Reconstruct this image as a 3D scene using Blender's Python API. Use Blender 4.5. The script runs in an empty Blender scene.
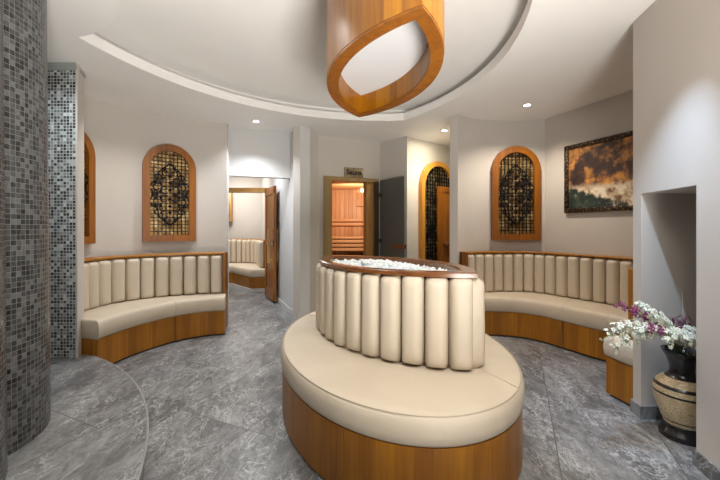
import bpy, bmesh, math, random
from mathutils import Vector, Matrix
random.seed(7)
C = bpy.context.scene.collection
sc = bpy.context.scene
PI = math.pi
F, HY, EYE = 350.0, 228.0, 1.25          # focal length in pixels, horizon row, eye height

# ------------------------------------------------------------------ camera
cd = bpy.data.cameras.new('camera'); cam = bpy.data.objects.new('camera', cd); C.objects.link(cam)
cam.location = (0, 0, EYE); cam.rotation_euler = (PI/2, 0, 0)
cd.sensor_width = 36; cd.sensor_fit = 'HORIZONTAL'; cd.lens = 36*F/720
cd.shift_y = (HY-240)/720; cd.clip_start = 0.05
sc.camera = cam

# ------------------------------------------------------------------ world, exposure, large lights
w = bpy.data.worlds.new('world'); sc.world = w; w.use_nodes = True
w.node_tree.nodes['Background'].inputs[0].default_value = (0.9, 0.95, 1, 1)
w.node_tree.nodes['Background'].inputs[1].default_value = 0.25
sc.view_settings.view_transform = 'Standard'; sc.view_settings.look = 'None'
sc.view_settings.gamma = 1; sc.view_settings.use_curve_mapping = False
sc.view_settings.exposure = 0.32

def area(name, loc, target, size, power, col=(1, 1, 1), size_y=None, spread=PI):
    l = bpy.data.lights.new(name, 'AREA'); l.energy = power; l.color = col
    l.size = size
    if size_y: l.shape = 'RECTANGLE'; l.size_y = size_y
    l.spread = spread
    o = bpy.data.objects.new(name, l); C.objects.link(o); o.location = loc
    o.rotation_euler = (Vector(target)-Vector(loc)).to_track_quat('-Z', 'Y').to_euler()
    return o
def spot(name, loc, target, power, col=(1, 1, 1), deg=90, blend=0.6, rad=0.04, parent=None):
    l = bpy.data.lights.new(name, 'SPOT'); l.energy = power; l.color = col
    l.spot_size = math.radians(deg); l.spot_blend = blend; l.shadow_soft_size = rad
    o = bpy.data.objects.new(name, l); C.objects.link(o); o.location = loc
    o.rotation_euler = (Vector(target)-Vector(loc)).to_track_quat('-Z', 'Y').to_euler()
    if parent: 
        o.parent = parent; o.matrix_parent_inverse = Matrix.Translation(-Vector(parent.location))
    return o
WARM, NEUT, COOL = (1.0, 0.86, 0.70), (1.0, 0.95, 0.89), (0.84, 0.92, 1.0)
area('ceiling_uplight_fill', (0.75, -0.7, 0.35), (0.0, 1.0, 2.65), 0.9, 74, (1.0, 0.96, 0.90), 0.9, math.radians(105))  # unseen uplight added behind the camera to brighten the ceiling
area('overhead_fill_front', (0.75, 0.5, 2.60), (0.2, 1.6, 0.0), 0.9, 20, NEUT, 0.9)  # no panel here: unseen area light added as overhead fill
area('inner_room_light', (-2.9, 7.2, 2.5), (-2.7, 7.4, 0), 0.9, 36, NEUT)
area('arch_door_light', (1.2, 5.2, 2.6), (1.25, 5.5, 0), 0.3, 7, (1.0, 0.93, 0.7))  # area light in front of the arched doorway

# ------------------------------------------------------------------ node helpers
def mat(name):
    m = bpy.data.materials.new(name); m.use_nodes = True
    return m, m.node_tree, m.node_tree.nodes['Principled BSDF']
def N(nt, t, **k):
    n = nt.nodes.new(t)
    for a, b in k.items(): setattr(n, a, b)
    return n
def math_(nt, op, a, b=None):
    n = N(nt, 'ShaderNodeMath', operation=op)
    for i, v in enumerate((a, b)):
        if v is None: continue
        if isinstance(v, (int, float)): n.inputs[i].default_value = v
        else: nt.links.new(v, n.inputs[i])
    return n.outputs[0]
def ramp(nt, fac, stops, interp='LINEAR'):
    r = N(nt, 'ShaderNodeValToRGB'); r.color_ramp.interpolation = interp
    e = r.color_ramp.elements
    while len(e) > 1: e.remove(e[-1])
    e[0].position = stops[0][0]; e[0].color = (*stops[0][1], 1)
    for p, c in stops[1:]:
        x = e.new(p); x.color = (*c, 1)
    nt.links.new(fac, r.inputs[0]); return r.outputs[0]
def mapping(nt, src, scale=(1, 1, 1), rot=(0, 0, 0), loc=(0, 0, 0)):
    mp = N(nt, 'ShaderNodeMapping'); mp.inputs['Scale'].default_value = scale
    mp.inputs['Rotation'].default_value = rot; mp.inputs['Location'].default_value = loc
    nt.links.new(src, mp.inputs[0]); return mp.outputs[0]
def coords(nt, which): return N(nt, 'ShaderNodeTexCoord').outputs[which]
def noise(nt, vec, scale, detail=4, rough=0.55, dist=0.0):
    n = N(nt, 'ShaderNodeTexNoise'); n.inputs['Scale'].default_value = scale
    n.inputs['Detail'].default_value = detail; n.inputs['Roughness'].default_value = rough
    n.inputs['Distortion'].default_value = dist
    nt.links.new(vec, n.inputs['Vector']); return n.outputs['Fac']
def mixc(nt, fac, a, b, mode='MIX'):
    m = N(nt, 'ShaderNodeMix', data_type='RGBA', blend_type=mode)
    for i, v in ((0, fac), (6, a), (7, b)):
        if isinstance(v, (int, float)): m.inputs[i].default_value = v
        elif isinstance(v, tuple): m.inputs[i].default_value = (*v, 1)
        else: nt.links.new(v, m.inputs[i])
    return m.outputs[2]
def bump(nt, bs, h, strength=0.2, dist=0.01):
    b = N(nt, 'ShaderNodeBump'); b.inputs['Strength'].default_value = strength; b.inputs['Distance'].default_value = dist
    nt.links.new(h, b.inputs['Height']); nt.links.new(b.outputs[0], bs.inputs['Normal'])

def plain(name, col, rough=0.5, metal=0.0, coat=0.0, nscale=0, nstr=0.1, vary=0.06):
    m, nt, b = mat(name)
    b.inputs['Roughness'].default_value = rough; b.inputs['Metallic'].default_value = metal
    b.inputs['Coat Weight'].default_value = coat
    o = coords(nt, 'Object')
    n = noise(nt, o, nscale or 6, 3)
    lo = tuple(c*(1-vary) for c in col); hi = tuple(min(1, c*(1+vary)) for c in col)
    nt.links.new(ramp(nt, n, [(0.3, lo), (0.7, hi)]), b.inputs['Base Color'])
    if nscale: bump(nt, b, n, nstr, 0.002)
    return m
def paint(name, col):
    m, nt, b = mat(name); b.inputs['Roughness'].default_value = 0.65
    b.inputs['Specular IOR Level'].default_value = 0.3
    o = coords(nt, 'Object')
    n = noise(nt, o, 1.3, 3)
    nt.links.new(ramp(nt, n, [(0.3, tuple(c*0.97 for c in col)), (0.7, tuple(c*1.02 for c in col))]), b.inputs['Base Color'])
    bump(nt, b, noise(nt, o, 160, 3), 0.08, 0.002)
    return m
def wood(name, dark, mid, light, uv=False, plank=0.09, rough=0.4, axis='z', coat=0.08, gap=0.0):
    m, nt, b = mat(name); b.inputs['Roughness'].default_value = rough; b.inputs['Coat Weight'].default_value = coat
    b.inputs['Coat Roughness'].default_value = 0.2
    src = coords(nt, 'UV' if uv else 'Object')
    sep = N(nt, 'ShaderNodeSeparateXYZ'); nt.links.new(src, sep.inputs[0])
    if uv: sc3 = (34, 1.6, 1)
    else: sc3 = {'z': (26, 26, 1.5), 'x': (1.5, 26, 26), 'y': (26, 1.5, 26)}[axis]
    g = noise(nt, mapping(nt, src, sc3), 1.0, 5, 0.6, 0.6)
    if uv: pc = sep.outputs[0]
    else: pc = math_(nt, 'ADD', sep.outputs[0], math_(nt, 'MULTIPLY', sep.outputs[1], 0.71)) if axis == 'z' else sep.outputs[2]
    cell = math_(nt, 'FLOOR', math_(nt, 'DIVIDE', pc, plank))
    wn = N(nt, 'ShaderNodeTexWhiteNoise', noise_dimensions='1D'); nt.links.new(cell, wn.inputs['W'])
    f = math_(nt, 'ADD', math_(nt, 'MULTIPLY', g, 0.74), math_(nt, 'MULTIPLY', wn.outputs[0], 0.26))
    col = ramp(nt, f, [(0.22, dark), (0.5, mid), (0.8, light)])
    if gap:
        fr = math_(nt, 'FRACT', math_(nt, 'DIVIDE', pc, plank))
        lt = math_(nt, 'LESS_THAN', fr, gap)
        col = mixc(nt, lt, col, tuple(c*0.3 for c in dark))
    nt.links.new(col, b.inputs['Base Color'])
    bump(nt, b, g, 0.08, 0.002)
    return m

M = {}
M['wall'] = paint('warm grey wall paint', (0.56, 0.525, 0.485))
M['wall_cool'] = paint('pale wall paint', (0.62, 0.62, 0.62))
M['ceiling'] = paint('white ceiling paint', (0.86, 0.845, 0.82))
OR = ((0.15, 0.049, 0.001), (0.31, 0.113, 0.0025), (0.44, 0.185, 0.006))
M['wood_uv'] = wood('orange teak strip veneer', *OR, uv=True, plank=0.085)
M['wood'] = wood('orange teak', (0.13, 0.038, 0.002), (0.255, 0.082, 0.004), (0.37, 0.13, 0.008), plank=0.3)
M['wood_x'] = wood('orange teak along x', *OR, plank=0.3, axis='x')
M['wood_rim'] = wood('varnished brown rim', (0.09, 0.028, 0.008), (0.20, 0.075, 0.022), (0.34, 0.14, 0.05), plank=0.5, axis='x', coat=0.6, rough=0.2)
M['frame_light'] = wood('golden oak frame', (0.36, 0.18, 0.045), (0.50, 0.27, 0.075), (0.62, 0.36, 0.12), plank=0.5)
M['frame_arch'] = wood('amber arch frame', (0.42, 0.16, 0.02), (0.58, 0.26, 0.035), (0.7, 0.36, 0.06), plank=0.5)
M['frame_sauna'] = wood('weathered oak sauna frame', (0.24, 0.155, 0.055), (0.33, 0.22, 0.085), (0.42, 0.29, 0.12), plank=0.5)
M['pine'] = wood('sauna pine boards', (0.42, 0.19, 0.07), (0.60, 0.31, 0.14), (0.75, 0.44, 0.22), plank=0.09, gap=0.05, rough=0.5, coat=0)
M['pine_x'] = wood('sauna pine slats', (0.42, 0.19, 0.07), (0.62, 0.33, 0.15), (0.75, 0.44, 0.22), plank=0.4, axis='x', rough=0.5, coat=0)
M['dark'] = plain('near black lacquer', (0.012, 0.011, 0.010), 0.4)
M['iron'] = plain('black iron', (0.012, 0.013, 0.016), 0.35, 0.6)
M['chrome'] = plain('brushed steel', (0.6, 0.6, 0.6), 0.3, 1.0)
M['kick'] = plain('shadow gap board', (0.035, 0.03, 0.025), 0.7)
M['plinth_white'] = plain('white plinth', (0.6, 0.6, 0.6), 0.4)

def leather():
    m, nt, b = mat('cream leatherette'); b.inputs['Roughness'].default_value = 0.55
    o = coords(nt, 'Object')
    n = noise(nt, o, 2.5, 3)
    nt.links.new(ramp(nt, n, [(0.3, (0.56, 0.48, 0.375)), (0.7, (0.62, 0.54, 0.43))]), b.inputs['Base Color'])
    v = N(nt, 'ShaderNodeTexVoronoi'); v.inputs['Scale'].default_value = 260; nt.links.new(o, v.inputs['Vector'])
    wr = noise(nt, mapping(nt, o, (1, 1, 0.6)), 9, 3, 0.5, 0.8)
    h = math_(nt, 'ADD', math_(nt, 'MULTIPLY', v.outputs['Distance'], 0.08), wr)
    bump(nt, b, h, 0.22, 0.012)
    return m
M['leather'] = leather()
M['piping'] = plain('cream piping', (0.52, 0.45, 0.36), 0.5)

def marble(name, tiles=True, tone=1.0):
    m, nt, b = mat(name); b.inputs['Roughness'].default_value = 0.28
    geo = N(nt, 'ShaderNodeNewGeometry').outputs['Position']
    sep = N(nt, 'ShaderNodeSeparateXYZ'); nt.links.new(geo, sep.inputs[0])
    X, Y, Z = sep.outputs
    p = math_(nt, 'SUBTRACT', math_(nt, 'MULTIPLY', X, 0.911), math_(nt, 'MULTIPLY', Y, 0.411))
    q = math_(nt, 'ADD', math_(nt, 'MULTIPLY', X, 0.411), math_(nt, 'MULTIPLY', Y, 0.911))
    pp = math_(nt, 'DIVIDE', math_(nt, 'SUBTRACT', p, 0.2), 0.575)
    k = math_(nt, 'FLOOR', pp); fp = math_(nt, 'SUBTRACT', pp, k)
    par = math_(nt, 'FLOORED_MODULO', math_(nt, 'FLOOR', math_(nt, 'DIVIDE', k, 2)), 2)
    off = math_(nt, 'ADD', math_(nt, 'MULTIPLY', par, 0.64), 1.69)
    qq = math_(nt, 'DIVIDE', math_(nt, 'SUBTRACT', q, off), 1.17)
    j = math_(nt, 'FLOOR', qq); fq = math_(nt, 'SUBTRACT', qq, j)
    cv = N(nt, 'ShaderNodeCombineXYZ'); nt.links.new(k, cv.inputs[0]); nt.links.new(j, cv.inputs[1])
    wn = N(nt, 'ShaderNodeTexWhiteNoise', noise_dimensions='3D'); nt.links.new(cv.outputs[0], wn.inputs['Vector'])
    sh = N(nt, 'ShaderNodeVectorMath', operation='SCALE'); nt.links.new(wn.outputs['Color'], sh.inputs[0]); sh.inputs['Scale'].default_value = 17 if tiles else 0
    v = N(nt, 'ShaderNodeVectorMath', operation='ADD'); nt.links.new(geo, v.inputs[0]); nt.links.new(sh.outputs[0], v.inputs[1])
    vec = mapping(nt, v.outputs[0], (2.0, 1.0, 1), (0, 0, 0.30))
    cloud = noise(nt, vec, 1.7, 7, 0.66, 0.8)
    fine = noise(nt, vec, 11, 9, 0.8, 0.9)
    f = math_(nt, 'ADD', math_(nt, 'MULTIPLY', cloud, 0.52), math_(nt, 'MULTIPLY', fine, 0.48))
    tone *= 1.1
    T = lambda a: (a*tone*0.97, a*tone*1.0, a*tone*1.03)
    col = ramp(nt, f, [(0.34, T(0.045)), (0.46, T(0.115)), (0.54, T(0.20)), (0.68, T(0.36))])
    def vein(scale, width, dist):
        n = noise(nt, vec, scale, 6, 0.62, dist)
        a = math_(nt, 'ABSOLUTE', math_(nt, 'SUBTRACT', n, 0.5))
        return ramp(nt, a, [(0, (1, 1, 1)), (width, (0, 0, 0))])
    msk = noise(nt, vec, 2.6, 3)
    mk = ramp(nt, msk, [(0.40, (0, 0, 0)), (0.54, (1, 1, 1))])
    v1 = mixc(nt, 1.0, vein(2.6, 0.012, 1.6), mk, 'MULTIPLY')
    v2 = mixc(nt, 1.0, vein(7.0, 0.02, 1.0), mk, 'MULTIPLY')
    col = mixc(nt, math_(nt, 'MULTIPLY', v1, 0.8), col, T(0.56))
    col = mixc(nt, math_(nt, 'MULTIPLY', v2, 0.6), col, T(0.5))
    if tiles:
        tone_v = ramp(nt, wn.outputs['Value'], [(0, (0.92, 0.92, 0.92)), (1, (1.06, 1.06, 1.06))])
        col = mixc(nt, 1.0, col, tone_v, 'MULTIPLY')
        g1 = math_(nt, 'MULTIPLY', math_(nt, 'MINIMUM', fp, math_(nt, 'SUBTRACT', 1.0, fp)), 0.575)
        g2 = math_(nt, 'MULTIPLY', math_(nt, 'MINIMUM', fq, math_(nt, 'SUBTRACT', 1.0, fq)), 1.17)
        g = math_(nt, 'LESS_THAN', math_(nt, 'MINIMUM', g1, g2), 0.0024)
        col = mixc(nt, g, col, (0.07, 0.07, 0.07))
    nt.links.new(col, b.inputs['Base Color'])
    nt.links.new(ramp(nt, fine, [(0.3, (0.42,)*3), (0.7, (0.27,)*3)]), b.inputs['Roughness'])
    bump(nt, b, fine, 0.06, 0.004)
    return m
M['floor'] = marble('grey marble floor tiles')
M['step'] = marble('grey marble step slabs')
M['skirt'] = marble('grey marble skirting', False, 0.9)

def mosaic(name, size=0.0255, stops=None, grout=(0.40, 0.40, 0.39), gw=0.075):
    m, nt, b = mat(name); b.inputs['Specular IOR Level'].default_value = 0.28
    uv = coords(nt, 'UV'); sep = N(nt, 'ShaderNodeSeparateXYZ'); nt.links.new(uv, sep.inputs[0])
    u = math_(nt, 'DIVIDE', sep.outputs[0], size); v = math_(nt, 'DIVIDE', sep.outputs[1], size)
    fu, fv = math_(nt, 'FLOOR', u), math_(nt, 'FLOOR', v)
    cv = N(nt, 'ShaderNodeCombineXYZ'); nt.links.new(fu, cv.inputs[0]); nt.links.new(fv, cv.inputs[1])
    wn = N(nt, 'ShaderNodeTexWhiteNoise', noise_dimensions='3D'); nt.links.new(cv.outputs[0], wn.inputs['Vector'])
    tile = ramp(nt, wn.outputs['Value'], stops, 'CONSTANT')
    soft = noise(nt, mapping(nt, uv, (90, 25, 1)), 1, 3)
    tile = mixc(nt, 0.15, tile, ramp(nt, soft, [(0.3, (0.03, 0.03, 0.03)), (0.7, (0.38, 0.40, 0.40))]))
    a = math_(nt, 'SUBTRACT', u, fu); c = math_(nt, 'SUBTRACT', v, fv)
    e = math_(nt, 'MINIMUM', math_(nt, 'MINIMUM', a, math_(nt, 'SUBTRACT', 1.0, a)), math_(nt, 'MINIMUM', c, math_(nt, 'SUBTRACT', 1.0, c)))
    gm = math_(nt, 'LESS_THAN', e, gw)
    nt.links.new(mixc(nt, gm, tile, grout), b.inputs['Base Color'])
    r = math_(nt, 'ADD', math_(nt, 'MULTIPLY', gm, 0.6), 0.2)
    nt.links.new(r, b.inputs['Roughness'])
    bump(nt, b, ramp(nt, e, [(0.04, (0, 0, 0)), (0.13, (1, 1, 1))]), 0.5, 0.003)
    return m
g3 = lambda a, t=1.0: (a*0.97*t, a, a*1.02)
M['mosaic_dark'] = mosaic('charcoal glass mosaic', 0.026, [(0, g3(0.004)), (0.16, g3(0.02)), (0.36, g3(0.04)), (0.58, g3(0.07)), (0.80, g3(0.13))], (0.19, 0.19, 0.185), 0.045)
M['mosaic_light'] = mosaic('grey and white glass mosaic', 0.0265, [(0, g3(0.015)), (0.2, g3(0.07)), (0.4, g3(0.16, 0.92)), (0.6, g3(0.3, 0.92)), (0.78, g3(0.5, 0.94)), (0.92, g3(0.65, 0.95))], (0.52, 0.53, 0.52), 0.08)

def glow(name, col, s):
    m, nt, b = mat(name)
    b.inputs['Emission Color'].default_value = (*col, 1); b.inputs['Emission Strength'].default_value = s
    return m
M['lens'] = glow('lit downlight lens', (1, 0.93, 0.8), 22)
M['lens_warm'] = glow('lit sauna lamp', (1, 0.75, 0.45), 8)

def gold():
    m, nt, b = mat('mottled gold backing'); b.inputs['Roughness'].default_value = 0.35; b.inputs['Metallic'].default_value = 0.35
    o = coords(nt, 'Object')
    n = noise(nt, o, 9, 5, 0.6, 0.8)
    nt.links.new(ramp(nt, n, [(0.34, (0.07, 0.03, 0.008)), (0.5, (0.45, 0.26, 0.08)), (0.66, (0.95, 0.72, 0.36))]), b.inputs['Base Color'])
    return m
M['gold'] = gold()
def glassdark():
    m, nt, b = mat('smoked glass'); b.inputs['Base Color'].default_value = (0.17, 0.18, 0.165, 1)
    b.inputs['Roughness'].default_value = 0.12; b.inputs['Transmission Weight'].default_value = 0.35
    b.inputs['IOR'].default_value = 1.45
    return m
M['glass'] = glassdark()
def diffuser():
    m, nt, b = mat('white lamp diffuser'); b.inputs['Base Color'].default_value = (0.60, 0.60, 0.61, 1)
    b.inputs['Roughness'].default_value = 0.6
    return m
M['diffuser'] = diffuser()
M['ice'] = plain('white ice', (0.86, 0.89, 0.92), 0.18, 0, 0.3, 30, 0.3, 0.05)
M['ice'].node_tree.nodes['Principled BSDF'].inputs['Subsurface Weight'].default_value = 0.3
M['stainless'] = plain('grey tub liner', (0.20, 0.14, 0.10), 0.4)

# ------------------------------------------------------------------ mesh helpers
def link(name, bm, m, parent=None, smooth=35, **props):
    me = bpy.data.meshes.new(name)
    bmesh.ops.recalc_face_normals(bm, faces=bm.faces)
    bm.to_mesh(me); bm.free()
    if smooth:
        for p in me.polygons: p.use_smooth = True
        me.set_sharp_from_angle(angle=math.radians(smooth))
    ms = m if isinstance(m, (list, tuple)) else [m]
    for x in ms: me.materials.append(M[x] if isinstance(x, str) else x)
    o = bpy.data.objects.new(name, me); C.objects.link(o)
    if parent is not None: o.parent = parent
    for a, b in props.items(): o[a] = b
    return o
def tag(o, label, cat, group=None):
    o['label'] = label; o['category'] = cat
    if group: o['group'] = group
    return o
def thing(name, label, cat, loc=(0, 0, 0), rz=0.0, group=None):
    o = bpy.data.objects.new(name, None); C.objects.link(o); o.empty_display_size = 0.1
    o.location = loc; o.rotation_euler = (0, 0, rz)
    return tag(o, label, cat, group)
def group_node(name, loc=(0, 0, 0), rz=0.0):
    o = bpy.data.objects.new(name, None); C.objects.link(o); o.location = loc; o.rotation_euler = (0, 0, rz)
    o['kind'] = 'structure'; return o
def struct(name, bm, m, parent=None, smooth=35, label=None):
    o = link(name, bm, m, parent, smooth)
    if parent is None:
        o['kind'] = 'structure'
        if label: o['label'] = label
    return o
def box(bm, lo, hi, mi=0, bev=0.0):
    x0, y0, z0 = lo; x1, y1, z1 = hi
    vs = [bm.verts.new(p) for p in ((x0, y0, z0), (x1, y0, z0), (x1, y1, z0), (x0, y1, z0), (x0, y0, z1), (x1, y0, z1), (x1, y1, z1), (x0, y1, z1))]
    fs = [bm.faces.new([vs[i] for i in f]) for f in ((0, 3, 2, 1), (4, 5, 6, 7), (0, 1, 5, 4), (1, 2, 6, 5), (2, 3, 7, 6), (3, 0, 4, 7))]
    for f in fs: f.material_index = mi
    if bev:
        es = list({e for f in fs for e in f.edges})
        bmesh.ops.bevel(bm, geom=es, offset=bev, segments=2, affect='EDGES', profile=0.5)
    return fs
def obox(bm, p, q, z0, z1, t0, t1, mi=0):
    """box along plan segment p->q, from offset t0 to t1 on its left"""
    p, q = Vector(p), Vector(q); d = (q-p).normalized(); n = Vector((-d.y, d.x))
    pts = [p+n*t0, q+n*t0, q+n*t1, p+n*t1]
    prism(bm, pts, [(z0, 0), (z1, 0)], mi)
def loop_normals(L):
    n = len(L); out = []
    for i in range(n):
        a, b, c = Vector(L[i-1]), Vector(L[i]), Vector(L[(i+1) % n])
        d1 = (b-a); d2 = (c-b)
        d1 = d1.normalized() if d1.length > 1e-6 else d2.normalized(); d2 = d2.normalized() if d2.length > 1e-6 else d1
        n1 = Vector((-d1.y, d1.x)); n2 = Vector((-d2.y, d2.x)); m = n1+n2
        if m.length < 1e-4: m = n1
        m.normalize(); out.append(m/max(0.45, m.dot(n1)))
    return out
def area2(L): return sum(L[i-1][0]*L[i][1]-L[i][0]*L[i-1][1] for i in range(len(L)))/2
def inset(L, d):
    if area2(L) < 0: d = -d
    return [Vector(p)+n*d for p, n in zip(L, loop_normals(L))]
def prism(bm, L, levels, mi=0, caps=True, uv=False, strip=False):
    """stack of plan loops: levels = [(z, inset)], side faces carry uv in metres"""
    L = [Vector(p) for p in L]
    if area2(L) < 0: L = L[::-1]
    ring = []
    n = len(L)
    for z, d in levels:
        I_ = inset(L, d)
        if strip:
            for e, f_ in ((0, 1), (n//2-1, n//2-2), (n//2, n//2+1), (n-1, n-2)):
                u_ = (L[f_]-L[e]).normalized(); w_ = I_[f_]-L[f_]; w_ = w_-u_*w_.dot(u_)
                I_[e] = L[e]+w_+u_*0.0012
        ring.append([bm.verts.new((p.x, p.y, z)) for p in I_]); s = [0]
    for i in range(n): s.append(s[-1]+(L[(i+1) % n]-L[i]).length)
    lay = bm.loops.layers.uv.verify() if uv else None
    vv = 0
    for k in range(len(ring)-1):
        dz = math.hypot(levels[k+1][0]-levels[k][0], levels[k+1][1]-levels[k][1])
        for i in range(n):
            j = (i+1) % n
            f = bm.faces.new((ring[k][i], ring[k][j], ring[k+1][j], ring[k+1][i])); f.material_index = mi
            if uv:
                for lp, (u_, v_) in zip(f.loops, ((s[i], vv), (s[i+1], vv), (s[i+1], vv+dz), (s[i], vv+dz))): lp[lay].uv = (u_, v_)
        vv += dz
    if strip:
        for R_ in (ring[0], ring[-1]):
            for i in range(n//2-1): bm.faces.new((R_[i], R_[i+1], R_[n-2-i], R_[n-1-i])).material_index = mi
    elif caps:
        f = bm.faces.new(ring[0][::-1]); f.material_index = mi
        f = bm.faces.new(ring[-1]); f.material_index = mi
    return ring
def catmull(P, per=12):
    P = [Vector(p) for p in P]; out = []
    for i in range(len(P)-1):
        p0 = P[i-1] if i else P[0]*2-P[1]; p1, p2 = P[i], P[i+1]; p3 = P[i+2] if i+2 < len(P) else P[-1]*2-P[-2]
        for k in range(per):
            t = k/per
            out.append(0.5*((2*p1)+(p2-p0)*t+(2*p0-5*p1+4*p2-p3)*t*t+(3*p1-p0-3*p2+p3)*t**3))
    out.append(P[-1]); return out
def resample(P, n):
    s = [0]
    for i in range(1, len(P)): s.append(s[-1]+(P[i]-P[i-1]).length)
    out = []; j = 0
    for k in range(n+1):
        t = s[-1]*k/n
        while j < len(P)-2 and s[j+1] < t: j += 1
        u = (t-s[j])/max(1e-9, s[j+1]-s[j]); out.append(P[j].lerp(P[j+1], min(1, max(0, u))))
    return out
def arc(cx, cy, r, a0, a1, n=32): return [Vector((cx+r*math.cos(a0+(a1-a0)*k/n), cy+r*math.sin(a0+(a1-a0)*k/n))) for k in range(n+1)]
def offs(P, d):
    out = []
    for i, p in enumerate(P):
        t = (P[min(i+1, len(P)-1)]-P[max(i-1, 0)]).normalized(); out.append(p+Vector((-t.y, t.x))*d)
    return out
def ribbon(P, t0, t1): return offs(P, t0)+offs(P, t1)[::-1]
def tube(bm, pts, r, n=6, mi=0, cap=True):
    pts = [Vector(p) for p in pts]; rings = []
    rr = r if isinstance(r, (list, tuple)) else [r]*len(pts)
    up = Vector((0.13, 0.21, 0.97))
    for i, p in enumerate(pts):
        t = (pts[min(i+1, len(pts)-1)]-pts[max(i-1, 0)]).normalized()
        a = t.cross(up)
        if a.length < 0.05: a = t.cross(Vector((1, 0, 0)))
        a.normalize(); b = t.cross(a)
        rings.append([bm.verts.new(p+(a*math.cos(2*PI*k/n)+b*math.sin(2*PI*k/n))*rr[i]) for k in range(n)])
    for A, B in zip(rings, rings[1:]):
        for k in range(n):
            f = bm.faces.new((A[k], A[(k+1) % n], B[(k+1) % n], B[k])); f.material_index = mi
    if cap and n > 2:
        bm.faces.new(rings[0][::-1]).material_index = mi; bm.faces.new(rings[-1]).material_index = mi
def lathe(bm, prof, n=40, cx=0, cy=0, mis=None):
    rings = [[bm.verts.new((cx+r*math.cos(2*PI*k/n), cy+r*math.sin(2*PI*k/n), z)) for k in range(n)] for r, z in prof]
    for i, (A, B) in enumerate(zip(rings, rings[1:])):
        for k in range(n):
            f = bm.faces.new((A[k], A[(k+1) % n], B[(k+1) % n], B[k]))
            if mis: f.material_index = mis[i]
    bm.faces.new(rings[0][::-1]); bm.faces.new(rings[-1])
NB = bmesh.new
def at(px, py, Y): return Vector(((px-360)/F*Y, Y, EYE+(HY-py)/F*Y))

# ------------------------------------------------------------------ upholstery pad (one channel of a fluted backrest)
def pad_mesh(width, height, depth):
    """local: x across, -y outwards, z up from 0"""
    bm = NB(); nu, nv = 14, 22; G = []
    for j in range(nv+1):
        v = j/nv; z = height*v
        e = 1.0
        rt, rb = 0.045, 0.03
        if height-z < rt: e = math.sqrt(max(0, 1-((rt-(height-z))/rt)**2))
        if z < rb: e = min(e, math.sqrt(max(0, 1-((rb-z)/rb)**2)))
        row = []
        for i in range(nu+1):
            a = -1+2*i/nu
            d = (1-abs(a)**3.2)**0.55
            wob = 1+0.02*math.sin(7*v+width*90)
            x = a*width/2*(0.86+0.14*e)
            row.append(bm.verts.new((x, -depth*d*(0.25+0.75*e)*wob, z)))
        G.append(row)
    for j in range(nv):
        for i in range(nu): bm.faces.new((G[j][i], G[j][i+1], G[j+1][i+1], G[j+1][i]))
    rim = [G[0][i] for i in range(nu+1)]+[G[j][nu] for j in range(1, nv+1)]+[G[nv][i] for i in range(nu-1, -1, -1)]+[G[j][0] for j in range(nv-1, 0, -1)]
    back = [bm.verts.new((v.co.x*0.97, 0.012, v.co.z)) for v in rim]
    n = len(rim)
    for i in range(n): bm.faces.new((rim[i], back[i], back[(i+1) % n], rim[(i+1) % n]))
    bm.faces.new(back)
    bmesh.ops.recalc_face_normals(bm, faces=bm.faces)
    me = bpy.data.meshes.new('back_pad'); bm.to_mesh(me); bm.free()
    for p in me.polygons: p.use_smooth = True
    me.materials.append(M['leather']); return me
def place_pads(parent, P, n, z0, z1, depth, side, gap=0.002):
    """n pads along plan curve P (back plane); side=+1 puts the bulge on the left of the travel direction"""
    Q = resample(P, n); W = sum((Q[i+1]-Q[i]).length for i in range(n))/n
    me = pad_mesh(W-gap, z1-z0, depth)
    for i in range(n):
        a, b = Q[i], Q[i+1]; d = (b-a).normalized(); nrm = Vector((-d.y, d.x))*side
        o = bpy.data.objects.new('back_pad', me); C.objects.link(o); o.parent = parent
        c = (a+b)/2
        o.location = (c.x-parent.location.x, c.y-parent.location.y, z0+random.uniform(-0.003, 0.003))
        o.rotation_euler = (0, 0, math.atan2(nrm.y, nrm.x)+PI/2+random.uniform(-0.03, 0.03))
        o.scale = (random.uniform(0.985, 1.0), random.uniform(0.95, 1.08), random.uniform(0.992, 1.006))
def local(P, o): return [Vector((p.x-o.location.x, p.y-o.location.y)) for p in P]
CUSH = [(0.285, 0.012), (0.292, 0.003), (0.305, -0.006), (0.36, -0.010), (0.41, -0.006), (0.435, 0.004), (0.447, 0.018), (0.450, 0.04)]

# ================================================================== STRUCTURE
ZC, ZU = 2.65, 2.84
bm = NB(); box(bm, (-4.6, -2.6, -0.1), (4.2, 9.6, 0)); struct('floor', bm, 'floor', smooth=0)

# ceiling with leaf-shaped recess
def circ_pt(c, r, a): return Vector((c[0]+r*math.cos(a), c[1]+r*math.sin(a)))
cA, rA = Vector((0.256, 2.216)), 2.35
cB, rB = Vector((-1.30, 2.91)), 2.48
cD, rD = Vector((-2.327, 1.573)), 1.030
def isect(c0, r0, c1, r1, pick):
    d = (c1-c0).length; a = (r0*r0-r1*r1+d*d)/(2*d); h = math.sqrt(max(0, r0*r0-a*a)); u = (c1-c0)/d
    m = c0+u*a; n = Vector((-u.y, u.x)); return max((m+n*h, m-n*h), key=pick)
def arcpp(c, r, p, q, ccw, n=40):
    a0 = math.atan2(p.y-c.y, p.x-c.x); a1 = math.atan2(q.y-c.y, q.x-c.x)
    if ccw and a1 < a0: a1 += 2*PI
    if not ccw and a1 > a0: a1 -= 2*PI
    return [circ_pt(c, r, a0+(a1-a0)*k/n) for k in range(n+1)]
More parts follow.
